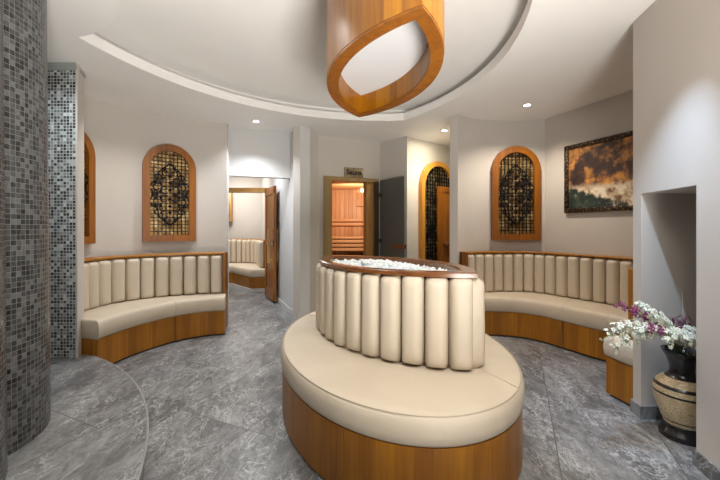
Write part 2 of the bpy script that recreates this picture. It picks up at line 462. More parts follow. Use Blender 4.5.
def recess(d):
    rA_, rB_, rD_ = rA+d, rB+d, rD-d
    T = isect(cA, rA_, cB, rB_, lambda p: p.y)
    S = isect(cA, rA_, cD, rD_, lambda p: p.y)
    B = isect(cB, rB_, cD, rD_, lambda p: -p.y)
    return arcpp(cA, rA_, T, S, True)[:-1]+arcpp(cD, rD_, S, B, False)[:-1]+arcpp(cB, rB_, B, T, True)[:-1]
R0, R1 = recess(0.0), recess(0.16)
bm = NB()
outer = [(-4.6, -2.6), (4.2, -2.6), (4.2, 9.6), (-4.6, 9.6)]
def edges_loop(bm, L, z):
    vs = [bm.verts.new((p[0], p[1], z)) for p in L]
    return vs, [bm.edges.new((vs[i], vs[(i+1) % len(vs)])) for i in range(len(vs))]
v0, e0 = edges_loop(bm, outer, ZC); v1, e1 = edges_loop(bm, R0, ZC)
bmesh.ops.triangle_fill(bm, use_beauty=True, edges=e0+e1)
# lip: fascia up, flat return, then upper cavity
vl, _ = edges_loop(bm, R0, ZC+0.09)
vr, _ = edges_loop(bm, inset(R0, -0.03), ZC+0.09)
vq, _ = edges_loop(bm, R1, ZC+0.09)
vt, _ = edges_loop(bm, R1, ZU)
n = len(R0)
for A, B in ((v1, vl), (vl, vr), (vr, vq), (vq, vt)):
    for i in range(n): bm.faces.new((A[i], A[(i+1) % n], B[(i+1) % n], B[i]))
bm.faces.new(vt)
struct('ceiling', bm, 'ceiling', smooth=30)
bm = NB(); box(bm, (-4.6, -2.6, ZU+0.02), (4.2, 9.6, ZU+0.1)); struct('ceiling', bm, 'ceiling', smooth=0)

def wall(name, P, z0=0.0, z1=ZC, t=0.10, m='wall', side=1, parent=None):
    bm = NB(); P = [Vector(p) for p in P]
    prism(bm, ribbon(P, 0, t*side), [(z0, 0), (z1, 0)]); return struct(name, bm, m, parent, smooth=30)
# left alcove: curved wall; room side is to the right of travel
LW = arc(-1.575, 3.322, 1.365, math.radians(196), math.radians(98.5), 40)
wall('wall_left_alcove', LW, side=1)
# passage between alcove and sauna: lintel, side walls
bm = NB()
obox(bm, (-1.80, 4.90), (-1.03, 5.16), 1.985, ZC, 0, 0.12)
obox(bm, (-1.90, 4.80), (-1.80, 4.90), 1.985, ZC, 0, 0.12)
struct('wall_passage_lintel', bm, 'wall_cool', smooth=0)
wall('wall_passage_left', [(-1.785, 4.76), (-2.75, 6.40)], side=1, m='wall_cool', t=0.1)
bm = NB()
prism(bm, [(-0.82, 4.80), (-1.03, 5.16), (-1.62, 6.42), (-1.45, 6.42), (-0.86, 5.20), (-0.70, 4.92)], [(0, 0), (ZC, 0)])
struct('wall_passage_right', bm, 'wall_cool', smooth=0)
bm = NB(); obox(bm, (-1.03, 5.15), (-1.60, 6.37), 0, 0.075, 0, 0.014)
obox(bm, (-0.82, 4.79), (-1.03, 5.15), 0, 0.075, 0, 0.014)
struct('baseboard_passage', bm, 'plinth_white', smooth=0)
# pier front and sauna wall
SA, SD = Vector((-0.63, 5.27)), Vector((0.912, 0.411))
def sp(t, o=0.0): return SA+SD*t+Vector((-SD.y, SD.x))*o
curve = catmull([(-0.82, 4.80), (-0.79, 4.95), (-0.73, 5.12), (-0.63, 5.27)], 8)
wall('wall_sauna_curve', curve, side=1, t=0.1)
bm = NB()
obox(bm, sp(0), sp(0.12), 0, ZC, 0, 0.12); obox(bm, sp(0.12), sp(1.0), 2.03, ZC, 0, 0.12); obox(bm, sp(1.0), sp(1.048), 0, ZC, 0, 0.12)
struct('wall_sauna', bm, 'wall', smooth=0)
CX = sp(1.048)
wall('wall_corner', [CX, (0.716, 5.33)], side=1, t=0.1)
# wall with the arched doorway
AA = Vector((0.716, 5.33)); AD = Vector((0.778, 0.629)).normalized()
def ap(t, o=0.0): return AA+AD*t+Vector((-AD.y, AD.x))*o
bm = NB()
obox(bm, ap(0), ap(2.0), 0, ZC, 0.03, 0.14)
struct('wall_arch', bm, 'wall', smooth=0)
# pier + curved wall of the right alcove
bm = NB()
prism(bm, [(1.13, 4.41), (1.21, 4.336), (1.36, 4.46), (1.30, 4.62)], [(0, 0), (ZC, 0)])
struct('wall_pier', bm, 'wall', smooth=0)
RW = arcpp(Vector((1.953, 3.299)), 1.275, Vector((1.21, 4.336)), Vector((2.38, 4.5)), False, 24)
wall('wall_right_alcove', RW, side=1)
wall('wall_picture', [(2.38, 4.5), (3.20, 2.45)], side=1)
# close the passage right of the arched wall and around
wall('wall_back_right', [(1.30, 4.62), (2.30, 6.6)], side=-1)
# right wall with niche: direction (-0.169,-1) towards the camera
PD = Vector((0.169, 1.0))
def wp(Y, o=0.0): return Vector((1.857-0.169*(2.38-Y)+o, Y))
NZ = 1.475
bm = NB()
def slab(Ya, Yb, z0, z1, dep):
    a, b = wp(Ya), wp(Yb); prism(bm, [a, b, b+Vector((dep, 0)), a+Vector((dep, 0))], [(z0, 0), (z1, 0)])
slab(2.295, 2.38, 0, ZC, 1.6)
slab(1.837, 2.295, NZ, ZC, 1.6)
slab(-2.5, 1.837, 0, ZC, 0.12)
prism(bm, [wp(1.837)+Vector((0.12, 0)), wp(1.837)+Vector((0.75, 0)), wp(1.837)+Vector((0.75, -0.1)), wp(1.837)+Vector((0.12, -0.1))], [(0, 0), (ZC, 0)])
prism(bm, [wp(1.80)+Vector((0.66, 0)), wp(2.34)+Vector((0.66, 0)), wp(2.34)+Vector((0.76, 0)), wp(1.80)+Vector((0.76, 0))], [(0, 0), (ZC, 0)])
struct('wall_right', bm, 'wall', smooth=0)
bm = NB()
def sk(Ya, Yb):
    a, b = wp(Ya, -0.012), wp(Yb, -0.012); prism(bm, [a, b, b+Vector((0.012, 0)), a+Vector((0.012, 0))], [(0, 0), (0.085, 0)])
sk(2.283, 2.392); sk(-2.4, 1.85)
prism(bm, [wp(2.295, 0)+Vector((0, -0.012)), wp(2.295, 0.65)+Vector((0, -0.012)), wp(2.295, 0.65), wp(2.295, 0)], [(0, 0), (0.085, 0)])
struct('baseboard_right', bm, 'skirt', smooth=0)
# shell behind the camera and on the far left
wall('wall_back', [(-4.5, -2.5), (4.1, -2.5)], side=-1)
wall('wall_left', [(-3.6, -2.5), (-3.6, 3.05)], side=1)
wall('wall_right_far', [(4.1, -2.5), (4.1, 9.5)], side=-1)
wall('wall_left_far', [(-4.5, 3.0), (-4.5, 9.5)], side=1)

# raised step around the column
bm = NB()
st = arcpp(Vector((-3.7246, 0.415)), 2.969, Vector((-2.0, -2.0)), Vector((-2.315, 3.03)), True, 90)
loop = st+[Vector((-2.38, 3.045)), Vector((-3.55, 3.045)), Vector((-3.55, -2.0))]
prism(bm, loop, [(0, 0.012), (0.126, 0.012), (0.132, 0.002), (0.140, 0.0), (0.147, 0.003), (0.150, 0.009)])
struct('trim_step', bm, 'step', smooth=50)

bm = NB(); tube(bm, [Vector((p.x, p.y, 0.1445)) for p in st[5:]], 0.0065, 8)
struct('trim_nosing', bm, plain('light grey stone nosing', (0.30, 0.30, 0.30), 0.35), smooth=60)
# mosaic pilaster with plaster edge and mosaic columns
bm = NB(); lay = bm.loops.layers.uv.verify()
x0, x1, yf = -3.5, -2.405, 2.965
vs = [bm.verts.new(p) for p in ((x0, yf, 0.15), (x1, yf, 0.15), (x1, yf, 2.585), (x0, yf, 2.585), (x0, yf+0.02, 0.15), (x1, yf+0.02, 0.15), (x1, yf+0.02, 2.585), (x0, yf+0.02, 2.585))]
for idx in ((0, 1, 2, 3), (5, 4, 7, 6), (1, 5, 6, 2), (4, 0, 3, 7), (3, 2, 6, 7), (0, 4, 5, 1)):
    f = bm.faces.new([vs[i] for i in idx])
    for lp in f.loops: lp[lay].uv = (lp.vert.co.x+lp.vert.co.y, lp.vert.co.z)
struct('wall_mosaic_panel', bm, 'mosaic_light', smooth=0)
bm = NB(); prism(bm, [(-3.5, 2.985), (-2.405, 2.985), (-2.405, 2.962), (-2.392, 2.962), (-2.475, 3.14), (-3.5, 3.14)], [(0, 0), (ZC, 0)])
struct('wall_pilaster', bm, 'wall', smooth=0)
bm = NB(); prism(bm, [(-3.5, 2.945), (-2.39, 2.945), (-2.47, 3.15), (-3.5, 3.15)], [(2.585, 0.012), (2.60, 0.0), (2.625, 0.0), (ZC, 0.012)])
struct('trim_cap', bm, plain('grey cap moulding', (0.30, 0.32, 0.31), 0.5), smooth=30)
def cyl(name, cx, cy, r, z0, z1, m):
    bm = NB(); prism(bm, arc(cx, cy, r, 0, 2*PI, 96)[:-1], [(z0, 0), (z1, 0.018)], caps=False, uv=True)
    return struct(name, bm, m, smooth=60)
cyl('wall_column', -2.124, 1.756, 0.430, 0.15, ZC, 'mosaic_dark')
cyl('wall_column', -1.95, 1.25, 0.488, 0.15, ZC, 'mosaic_dark')

# ------------------------------------------------------------------ inner room past the wooden doorway
wall('wall_inner_back', [(-4.4, 8.25), (-2.30, 8.25)], side=1)
wall('wall_inner_right', [(-2.35, 8.30), (-1.60, 6.50)], side=1)

# ------------------------------------------------------------------ sauna cabin shell behind its doorway
sn = Vector((-SD.y, SD.x))
bm = NB()
box(bm, (-1.0, 7.45, 0), (1.1, 7.5, 2.12)); box(bm, (-1.05, 5.6, 0), (-1.0, 7.5, 2.12)); box(bm, (1.05, 6.2, 0), (1.1, 7.5, 2.12))
struct('wall_sauna_inside', bm, 'pine', smooth=0)
bm = NB(); prism(bm, [(-1.05, 5.25), (-0.70, 5.40), (0.75, 6.05), (1.1, 6.2), (1.1, 7.5), (-1.05, 7.5)], [(2.06, 0), (2.12, 0)]); struct('ceiling_sauna', bm, 'pine_x', smooth=0)

# ================================================================== WINDOWS (arched lattice panels)
def arch_pts(wd, z0, z1, r=None, n=20):
    hw = wd/2; zs = z1-hw
    return [(-hw, z0), (hw, z0)]+[(hw*math.cos(PI*k/n), zs+hw*math.sin(PI*k/n)) for k in range(n+1)]
def arch_frame(bm, wd, z0, z1, fw, y0, y1, open_bottom=False):
    O = arch_pts(wd, z0, z1); I = arch_pts(wd-2*fw, z0 if open_bottom else z0+fw, z1-fw)
    n = len(O); ov = [[bm.verts.new((x, y, z)) for x, z in O] for y in (y0, y1)]; iv = [[bm.verts.new((x, y, z)) for x, z in I] for y in (y0, y1)]
    for i in range(n):
        j = (i+1) % n
        bm.faces.new((ov[0][i], ov[0][j], iv[0][j], iv[0][i])); bm.faces.new((ov[1][i], iv[1][i], iv[1][j], ov[1][j]))
        bm.faces.new((ov[0][i], ov[1][i], ov[1][j], ov[0][j])); bm.faces.new((iv[0][i], iv[0][j], iv[1][j], iv[1][i]))
def xz_tube(bm, pts, r, y): tube(bm, [(x, y, z) for x, z in pts], r, 5)
def ornament(bm, cz, s, y):
    """mirrored scrolls, petals and diamonds round a tall spindle, as in wrought iron"""
    def curl(cx, cz_, r, a0, a1, k=14): return [(cx+r*(1-0.55*i/k)*math.cos(a0+(a1-a0)*i/k), cz_+r*(1-0.55*i/k)*math.sin(a0+(a1-a0)*i/k)) for i in range(k+1)]
    for sx in (1, -1):
        for sz in (1, -1):
            for (x, z, r, a0, a1) in ((0.055, 0.055, 0.050, -2.2, 3.0), (0.125, 0.075, 0.045, 2.2, -2.6), (0.06, 0.155, 0.045, -1.2, 3.9), (0.12, 0.19, 0.038, 3.2, -2.2), (0.045, 0.245, 0.035, -1.0, 3.4), (0.155, 0.01, 0.035, 1.5, 6.5)):
                P = [(sx*a*s, cz+sz*b*s) for a, b in curl(x, z, r, a0, a1)]
                xz_tube(bm, P, 0.0075, y)
            # outline: leaf-shaped medallion
            P = [(sx*s*0.185*math.sin(PI*t)**0.8*(1-0.15*math.cos(8*PI*t)), cz+s*(0.34*(2*t-1))) for t in [k/24 for k in range(25)]]
            xz_tube(bm, P, 0.0075, y)
            for (x, z) in ((0, 0.05), (0, 0.13), (0, 0.2), (0.09, 0.12), (0.09, 0.03), (0.14, 0.13), (0.05, 0.29)):
                q = 0.019*s; X, Z = sx*x*s, cz+sz*z*s
                vs = [bm.verts.new(p) for p in ((X-q, y, Z), (X, y-0.006, Z-q*1.3), (X+q, y, Z), (X, y-0.006, Z+q*1.3), (X, y-0.012, Z))]
                for a in range(4): bm.faces.new((vs[a], vs[(a+1) % 4], vs[4]))
                bm.faces.new(vs[:4])
    for sz in (1, -1):
        tip = cz+sz*0.36*s
        xz_tube(bm, [(-0.03*s, tip-sz*0.05*s), (0, tip+sz*0.03*s), (0.03*s, tip-sz*0.05*s), (0, tip-sz*0.02*s), (-0.03*s, tip-sz*0.05*s)], 0.005, y)
def grille(bm, wd, z0, z1, y, step, r=0.004, scroll=True):
    hw = wd/2; zs = z1-hw
    nx = int(wd/step); 
    for i in range(1, nx):
        x = -hw+wd*i/nx; zt = zs+math.sqrt(max(0, hw*hw-x*x))
        box(bm, (x-r, y-r, z0), (x+r, y+r, zt))
    nz = int((z1-z0)/step)
    for i in range(1, nz):
        z = z0+(z1-z0)*i/nz; hx = hw if z < zs else math.sqrt(max(0.0001, hw*hw-(z-zs)**2))
        box(bm, (-hx, y+r, z-r), (hx, y+3*r, z+r))
    if scroll: ornament(bm, (z0+z1)/2-0.02, min(1.0, wd/0.42)*1.12, y-0.010)
def lattice_window(name, c, nrm, wd, z0, z1, label):
    g = group_node(name, (c[0], c[1], 0), math.atan2(nrm[1], nrm[0])+PI/2)
    g['label'] = label
    fw = 0.078
    bm = NB(); arch_frame(bm, wd, z0, z1, fw, -0.055, 0.02); link('window_frame', bm, 'wood', g, 30)
    bm = NB()
    L = arch_pts(wd-2*fw, z0+fw, z1-fw); A = [bm.verts.new((x, 0.0, z)) for x, z in L]; B = [bm.verts.new((x, 0.012, z)) for x, z in L]
    bm.faces.new(A[::-1]); bm.faces.new(B)
    for i in range(len(L)): bm.faces.new((A[i], A[(i+1) % len(L)], B[(i+1) % len(L)], B[i]))
    link('gold_panel', bm, 'gold', g, 0)
    bm = NB(); grille(bm, wd-2*fw, z0+fw, z1-fw, -0.026, 0.042, 0.0046); link('grille', bm, 'iron', g, 0)
    return g
def on_arc(c, r, px):
    """point of a plan circle seen at image column px (far side)"""
    k = (px-360)/F; a = 1+k*k; b = -2*(c[0]*k+c[1]); cc = c[0]**2+c[1]**2-r*r
    Y = (-b+math.sqrt(b*b-4*a*cc))/(2*a); return Vector((k*Y, Y))
cL = (-1.575, 3.322)
a, b = on_arc(cL, 1.365, 142), on_arc(cL, 1.365, 195)
m_ = (a+b)/2; nn = (Vector(cL)-m_).normalized()
lattice_window('window_1', m_+nn*0.0, nn, (b-a).length, 1.085, 2.285, 'arched lattice window above the left curved bench, wholly in view')
a2 = on_arc(cL, 1.365, 93); 
ang = math.atan2(a2.y-cL[1], a2.x-cL[0])+(b-a).length/2/1.365+0.02
m2 = Vector((cL[0]+1.33*math.cos(ang), cL[1]+1.33*math.sin(ang)))
lattice_window('window_2', m2, (Vector(cL)-m2).normalized(), (b-a).length, 1.085, 2.285, 'arched lattice window half hidden behind the mosaic pilaster')
cR = (1.953, 3.299)
a, b = on_arc(cR, 1.275, 491), on_arc(cR, 1.275, 539)
m_ = (a+b)/2; nn = (Vector(cR)-m_).normalized()
lattice_window('window_3', m_, nn, (b-a).length, 1.095, 2.30, 'arched lattice window above the right curved bench')

# ------------------------------------------------------------------ arched doorway with fine grid and plank leaf
g = group_node('door_1', (ap(0.726).x, ap(0.726).y, 0), math.atan2(AD.y, AD.x)); g['label'] = 'tall arched doorway with black grid and open plank door'
bm = NB(); arch_frame(bm, 0.87, 0.0, 2.34, 0.075, -0.05, 0.05, True); link('door_frame', bm, 'frame_arch', g, 30)
bm = NB()
L = arch_pts(0.72, 0.0, 2.27); A = [bm.verts.new((x, 0.022, z)) for x, z in L]; B = [bm.verts.new((x, 0.03, z)) for x, z in L]
bm.faces.new(A[::-1]); bm.faces.new(B)
for i in range(len(L)): bm.faces.new((A[i], A[(i+1) % len(L)], B[(i+1) % len(L)], B[i]))
def grid_back():
    m, nt, b = mat('dark backing fading to gold speckle'); b.inputs['Roughness'].default_value = 0.35; b.inputs['Metallic'].default_value = 0.4
    o = coords(nt, 'Object'); n = noise(nt, o, 7, 5, 0.7, 0.5)
    nt.links.new(ramp(nt, n, [(0.42, (0.02, 0.013, 0.006)), (0.52, (0.30, 0.19, 0.06)), (0.64, (0.95, 0.75, 0.38))]), b.inputs['Base Color']); return m
link('grid_backing', bm, grid_back(), g, 0)
bm = NB(); grille(bm, 0.72, 0.0, 2.265, 0.0, 0.06, 0.008, False); link('grille', bm, 'iron', g, 0)
leaf = NB()
for i in range(5): box(leaf, (0.045+i*0.075, -0.045, 0.02), (0.045+(i+1)*0.075-0.006, -0.012, 1.94), 0, 0.004)
box(leaf, (-0.03, -0.052, 0.02), (0.045, -0.008, 1.94), 0, 0.004)
box(leaf, (0.04, -0.055, 1.84), (0.42, -0.01, 1.94), 0, 0.004); box(leaf, (0.04, -0.055, 0.02), (0.42, -0.01, 0.2), 0, 0.004)
lf = link('door_leaf', leaf, 'wood', g, 30)
bm = NB()
for k in range(8):
    a_ = 2*PI*k/8; xz_tube(bm, [(0.30+0.05*math.cos(a_+t)*(1-t/3), 1.42+0.13*math.sin(a_+t)*(1-t/3)) for t in [j*0.25 for j in range(9)]], 0.006, -0.065)
link('iron_ornament', bm, 'iron', lf, 30)
bm = NB(); box(bm, (0.08, -0.10, 0.95), (0.30, -0.055, 1.01), 0, 0.012); box(bm, (0.16, -0.06, 0.93), (0.2, -0.04, 1.03), 0, 0.004); link('door_handle', bm, 'wood_rim', lf, 30)

# ------------------------------------------------------------------ sauna doorway
g = group_node('door_2', (sp(0.085).x, sp(0.085).y, 0), math.atan2(SD.y, SD.x)); g['label'] = 'sauna doorway in a pale oak frame with smoked glass leaf'
bm = NB(); W_ = 0.926
box(bm, (0, -0.03, 0), (0.125, 0.14, 1.985)); box(bm, (0, -0.03, 1.985), (W_, 0.14, 2.04))
link('door_frame', bm, 'frame_sauna', g, 30)
bm = NB(); box(bm, (W_-0.075, -0.035, 0), (W_, 0.02, 2.0)); link('hinge_post', bm, plain('dark bronze post', (0.05, 0.035, 0.02), 0.35), g, 30)
bm = NB(); box(bm, (W_-0.20, 0.02, 0), (W_-0.075, 0.14, 1.985), 0, 0.006); link('inner_jamb', bm, 'frame_light', g, 30)
hx = Vector((0.325, 5.66)); e_ = Vector((0.660, 5.20)); d_ = (e_-hx).normalized(); ln = (e_-hx).length
Rinv = Matrix.Rotation(-g.rotation_euler.z, 3, 'Z')
def tol(p): 
    v = Rinv @ (Vector((p.x, p.y, 0))-Vector(g.location)); return Vector((v.x, v.y))
bm = NB(); hl, el = tol(hx), tol(e_)
prism(bm, [hl, el, el+Vector((0.006, 0.006)), hl+Vector((0.006, 0.006))], [(0.02, 0), (2.02, 0)])
dl = link('glass_leaf', bm, 'glass', g, 0)
bm = NB(); dd = (el-hl).normalized(); nv = Vector((-dd.y, dd.x))
for s in (0.028, -0.022):
    prism(bm, [el-dd*0.22+nv*s, el+dd*0.015+nv*s, el+dd*0.015+nv*(s-0.02), el-dd*0.22+nv*(s-0.02)], [(0.94, 0), (0.955, 0), (1.0, 0), (1.005, 0)])
link('door_handle', bm, 'wood_rim', dl, 30)
for z in (0.25, 1.05, 1.78):
    bm = NB(); box(bm, (hl.x-0.035, hl.y-0.05, z-0.03), (hl.x+0.03, hl.y-0.01, z+0.03), 0, 0.006)
    link('hinge', bm, 'dark', dl, 30)

# ------------------------------------------------------------------ wooden doorway to the inner room
g = group_node('door_3', (0, 0, 0)); g['label'] = 'orange wooden doorway to the inner room with its panelled leaf open'
bm = NB(); box(bm, (-2.72, 6.38, 1.90), (-1.63, 6.50, 1.985)); box(bm, (-1.70, 6.38, 0), (-1.63, 6.50, 1.90)); box(bm, (-2.72, 6.38, 0), (-2.64, 6.50, 1.90))
link('door_frame', bm, 'frame_light', g, 30)
h0, h1 = Vector((-1.715, 6.36)), Vector((-1.405, 5.76))
dd = (h1-h0).normalized(); nv = Vector((dd.y, -dd.x))            # towards the passage centre
if nv.x > 0: nv = -nv
bm = NB()
def lb(s0, s1, o0, o1, z0, z1):
    prism(bm, [h0+dd*s0+nv*o0, h0+dd*s1+nv*o0, h0+dd*s1+nv*o1, h0+dd*s0+nv*o1], [(z0, 0), (z1, 0)])
Lf = (h1-h0).length
lb(0, Lf, -0.03, 0.0, 0.03, 1.945)
for s0, s1, z0, z1 in ((0, 0.1, 0.03, 1.945), (Lf-0.1, Lf, 0.03, 1.945), (0, Lf, 0.03, 0.2), (0, Lf, 0.95, 1.06), (0, Lf, 1.82, 1.945)):
    lb(s0, s1, 0.0, 0.014, z0, z1)
lf = link('door_leaf', bm, 'wood', g, 30)
bm = NB()
for a0, a1 in ((0.014, 0.095), (-0.03, -0.075)):
    sg = 0.028 if a1 > 0 else -0.016
    for z0, z1 in ((0.70, 0.74), (1.17, 1.21)): lb(Lf-0.12, Lf-0.08, a0, a1, z0, z1)
    lb(Lf-0.13, Lf-0.07, a1-sg, a1, 0.67, 1.24)
link('door_handle', bm, 'frame_light', lf, 30)
bm = NB(); c_ = h0+dd*(Lf-0.05)+nv*0.03; prism(bm, [c_+Vector((-.012, -.012)), c_+Vector((.012, -.012)), c_+Vector((.012, .012)), c_+Vector((-.012, .012))], [(0.98, 0), (1.03, 0)]); link('lock', bm, 'chrome', lf, 30)

# ================================================================== BENCHES
def cushion_piece(parent, F_, B_, f0, f1, n=60):
    i0, i1 = int(f0*n), int(f1*n)
    return F_[i0:i1+1]+B_[i0:i1+1][::-1]
def bench(name, label, cat, front, back, n_pads, splits, cap_w, org, ztop=0.96, side_end=True, front_sign=1, end_post=(True, True)):
    """front/back plan curves running left to right as seen; back = front plane of the backrest board"""
    t = thing(name, label, cat, (org[0], org[1], 0))
    n = 60
    Fc = resample(catmull(local([Vector(p) for p in front], t)), n); Bc = resample(catmull(local([Vector(p) for p in back], t)), n)
    sp_ = [0]+splits+[1]
    for k in range(len(sp_)-1):
        i0, i1 = int(sp_[k]*n), int(sp_[k+1]*n)
        loop = Fc[i0:i1+1]+Bc[i0:i1+1][::-1]
        bm = NB(); prism(bm, loop, [(0.02, 0.004), (0.285, 0.004)], uv=True); link('base_panel', bm, 'wood_uv', t, 35)
        bm = NB(); prism(bm, loop, [(z, d-0.004) for z, d in CUSH], strip=True); link('seat_cushion', bm, 'leather', t, 60)
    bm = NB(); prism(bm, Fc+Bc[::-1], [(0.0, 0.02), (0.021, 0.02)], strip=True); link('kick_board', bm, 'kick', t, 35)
    bm = NB(); prism(bm, Bc+offs(Bc, cap_w)[::-1], [(0.0, 0), (ztop-0.02, 0)], uv=True); link('back_board', bm, 'wood_uv', t, 35)
    bm = NB(); prism(bm, offs(Bc, -0.055)+offs(Bc, cap_w)[::-1], [(ztop-0.018, 0), (ztop-0.004, 0), (ztop, 0.004)], strip=True); link('cap_rail', bm, 'wood_x', t, 35)
    L = sum((Bc[i+1]-Bc[i]).length for i in range(n)); m_ = 0.028/L
    i0 = 1
    place = [p+Vector(t.location[:2]) for p in Bc]
    A = resample(place, 400); cut = max(1, int(400*0.03/L))
    place_pads(t, A[cut:-cut], n_pads, 0.447, ztop-0.022, 0.072, -1)
    for e, i in ((end_post[0], 0), (end_post[1], n)):
        if not e: continue
        p = Bc[i]; d = (Bc[min(i+1, n)]-Bc[max(i-1, 0)]).normalized(); nv = Vector((d.y, -d.x))
        s = 1 if i == 0 else -1
        bm = NB(); prism(bm, [p+nv*0.085-d*0.0, p+d*s*0.022+nv*0.085, p+d*s*0.022-nv*cap_w, p-nv*cap_w], [(0.449, 0), (ztop, 0)])
        link('end_post', bm, 'wood', t, 35)
    return t
# left bench; backrest board sits 0.07 behind the pad fronts
LB = [(-2.60, 3.10), (-2.69, 3.35), (-2.69, 3.62), (-2.56, 3.87), (-2.38, 4.06), (-2.13, 4.21), (-1.90, 4.29), (-1.665, 4.345)]
LF = [(-2.265, 3.02), (-2.245, 3.2), (-2.215, 3.38), (-2.155, 3.55), (-2.04, 3.78), (-1.90, 3.93), (-1.74, 4.03), (-1.575, 4.08)]
bench('curved_bench', 'curved cream bench with fluted backrest along the left alcove wall beside the mosaic pilaster', 'bench', LF, LB, 12, [0.62], 0.16, (-2.2, 3.9), ztop=0.945, end_post=(False, True))
RB = [(1.255, 4.30), (1.50, 4.385), (1.80, 4.44), (2.06, 4.435), (2.26, 4.30), (2.40, 4.07), (2.52, 3.88), (2.65, 3.65), (2.75, 3.40), (2.85, 3.12), (2.95, 2.80)]
RF = [(1.20, 4.00), (1.40, 4.04), (1.60, 4.03), (1.80, 3.97), (1.97, 3.82), (2.07, 3.64), (2.16, 3.46), (2.27, 3.26), (2.37, 3.08), (2.45, 2.90), (2.50, 2.68)]
bench('curved_bench', 'long curved cream bench wrapping the right alcove under the framed painting', 'bench', RF, RB, 20, [0.53, 0.73], 0.07, (2.0, 3.7), ztop=0.955, end_post=(True, False))

# short return bench against the back of the right wall
t = thing('corner_bench', 'short cream bench end on wood base beside the vase and wall corner', 'bench', (2.15, 2.52, 0))
loop = local([Vector(p) for p in ((1.845, 2.63), (1.885, 2.395), (2.75, 2.395), (2.75, 2.63))], t)
bm = NB(); prism(bm, loop, [(0.02, 0.003), (0.285, 0.003)], uv=True); link('base_panel', bm, 'wood_uv', t, 35)
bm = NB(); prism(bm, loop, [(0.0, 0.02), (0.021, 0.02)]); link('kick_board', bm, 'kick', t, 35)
bm = NB(); prism(bm, loop, CUSH); link('seat_cushion', bm, 'leather', t, 60)
bm = NB(); prism(bm, local([Vector(p) for p in ((1.935, 2.455), (1.935, 2.525), (2.70, 2.525), (2.70, 2.455))], t), [(0.449, 0), (0.955, 0), (0.96, 0.004)], uv=True); link('end_post', bm, 'wood_uv', t, 35)

# ------------------------------------------------------------------ inner-room bench
t = thing('curved_bench', 'cream fluted bench in the inner room seen through the wooden doorway', 'bench', (-2.6, 7.6, 0))
fr = [(-4.2, 7.55), (-2.75, 7.50), (-2.50, 7.20), (-2.12, 6.80), (-1.84, 6.86)]
bk = [(-4.2, 8.08), (-2.62, 8.08), (-2.30, 7.95), (-2.10, 7.40), (-1.93, 6.98)]
Fc = resample([Vector(p) for p in fr], 60); Bc = resample([Vector(p) for p in bk], 60)
Fl, Bl = local(Fc, t), local(Bc, t)
bm = NB(); prism(bm, Fl+Bl[::-1], [(0.07, 0.0), (0.285, 0.0)], uv=True); link('base_panel', bm, 'wood_uv', t, 35)
bm = NB(); prism(bm, Fl+Bl[::-1], [(0.0, -0.02), (0.07, -0.02)]); link('plinth', bm, 'plinth_white', t, 35)
bm = NB(); prism(bm, Fl+Bl[::-1], CUSH, strip=True); link('seat_cushion', bm, 'leather', t, 60)
bm = NB(); prism(bm, Bl+offs(Bl, 0.05)[::-1], [(0, 0), (0.99, 0), (1.0, 0.002)]); link('back_board', bm, 'wood_x', t, 35)
place_pads(t, Bc, 24, 0.447, 0.985, 0.07, -1)
bm = NB(); q = at(228.5, 207, 8.1)
box(bm, (-0.07, 0.0, -0.34), (0.07, 0.12, 0.34), 0, 0.01); box(bm, (-0.045, -0.10, -0.20), (0.045, 0.0, 0.10), 0, 0.01)
o = link('wall_sconce', bm, 'frame_light', None, 30); o.location = (q.x-0.02, 8.12, q.z); tag(o, 'small amber wooden sconce on the wall of the inner room', 'wall light')

# ================================================================== CENTRE SEAT WITH ICE TUB
EC = Vector((0.20, 2.60)); ea, eb = 1.13, 0.760; ed = Vector((0.215, -0.977)).normalized(); en = Vector((-ed.y, ed.x))
def ell(s=0.0, n=120): return [ed*((ea+s)*math.cos(2*PI*k/n))+en*((eb+s)*math.sin(2*PI*k/n)) for k in range(n)]
t = thing('island_seat', 'oval cream island seat with orange wood base in the middle of the room', 'seat', (EC.x, EC.y, 0))
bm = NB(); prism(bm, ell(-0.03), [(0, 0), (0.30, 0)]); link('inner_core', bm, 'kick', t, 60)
Eo, Ei = ell(0.0), ell(-0.028)
sects = [(k*120//6+7, (k+1)*120//6+7) for k in range(6)]
for a, b in sects:
    idx = [i % 120 for i in range(a, b+1)]
    o_ = [Eo[i] for i in idx]; i_ = [Ei[i] for i in idx]
    e0 = (o_[0]-o_[1]).normalized()*-0.003; o_[0] = o_[0]+e0; i_[0] = i_[0]+e0
    bm = NB(); prism(bm, o_+i_[::-1], [(0.012, 0), (0.312, 0)], uv=True); link('base_panel', bm, 'wood_uv', t, 35)
bm = NB(); prism(bm, ell(), [(0.312, 0.02), (0.316, 0.004), (0.328, -0.006), (0.36, -0.011), (0.40, -0.010), (0.430, -0.003), (0.442, 0.006), (0.449, 0.02), (0.452, 0.05), (0.455, 0.14)])
sc_ = link('seat_cushion', bm, 'leather', t, 60)
bm = NB(); lp = [Vector((p.x, p.y, 0.4465)) for p in inset(ell(), 0.007)]; tube(bm, lp+[lp[0]], 0.0028, 6, cap=False); link('piping', bm, 'piping', sc_, 60)
# seams across the cushion
tipn = Vector((0.69, 1.95))-EC
for p, q in ((tipn, Vector(((519-360)/F*1.74, 1.74))-EC), (Vector((-0.36, 3.1))-EC, Vector((-0.52, 3.28))-EC)):
    bm = NB(); pts = [Vector((*(p.lerp(q, s)), 0.4555-0.004*max(0, s-0.6))) for s in [k/8 for k in range(9)]]; tube(bm, pts, 0.0016, 5)
    link('seam', bm, 'piping', sc_, 60)

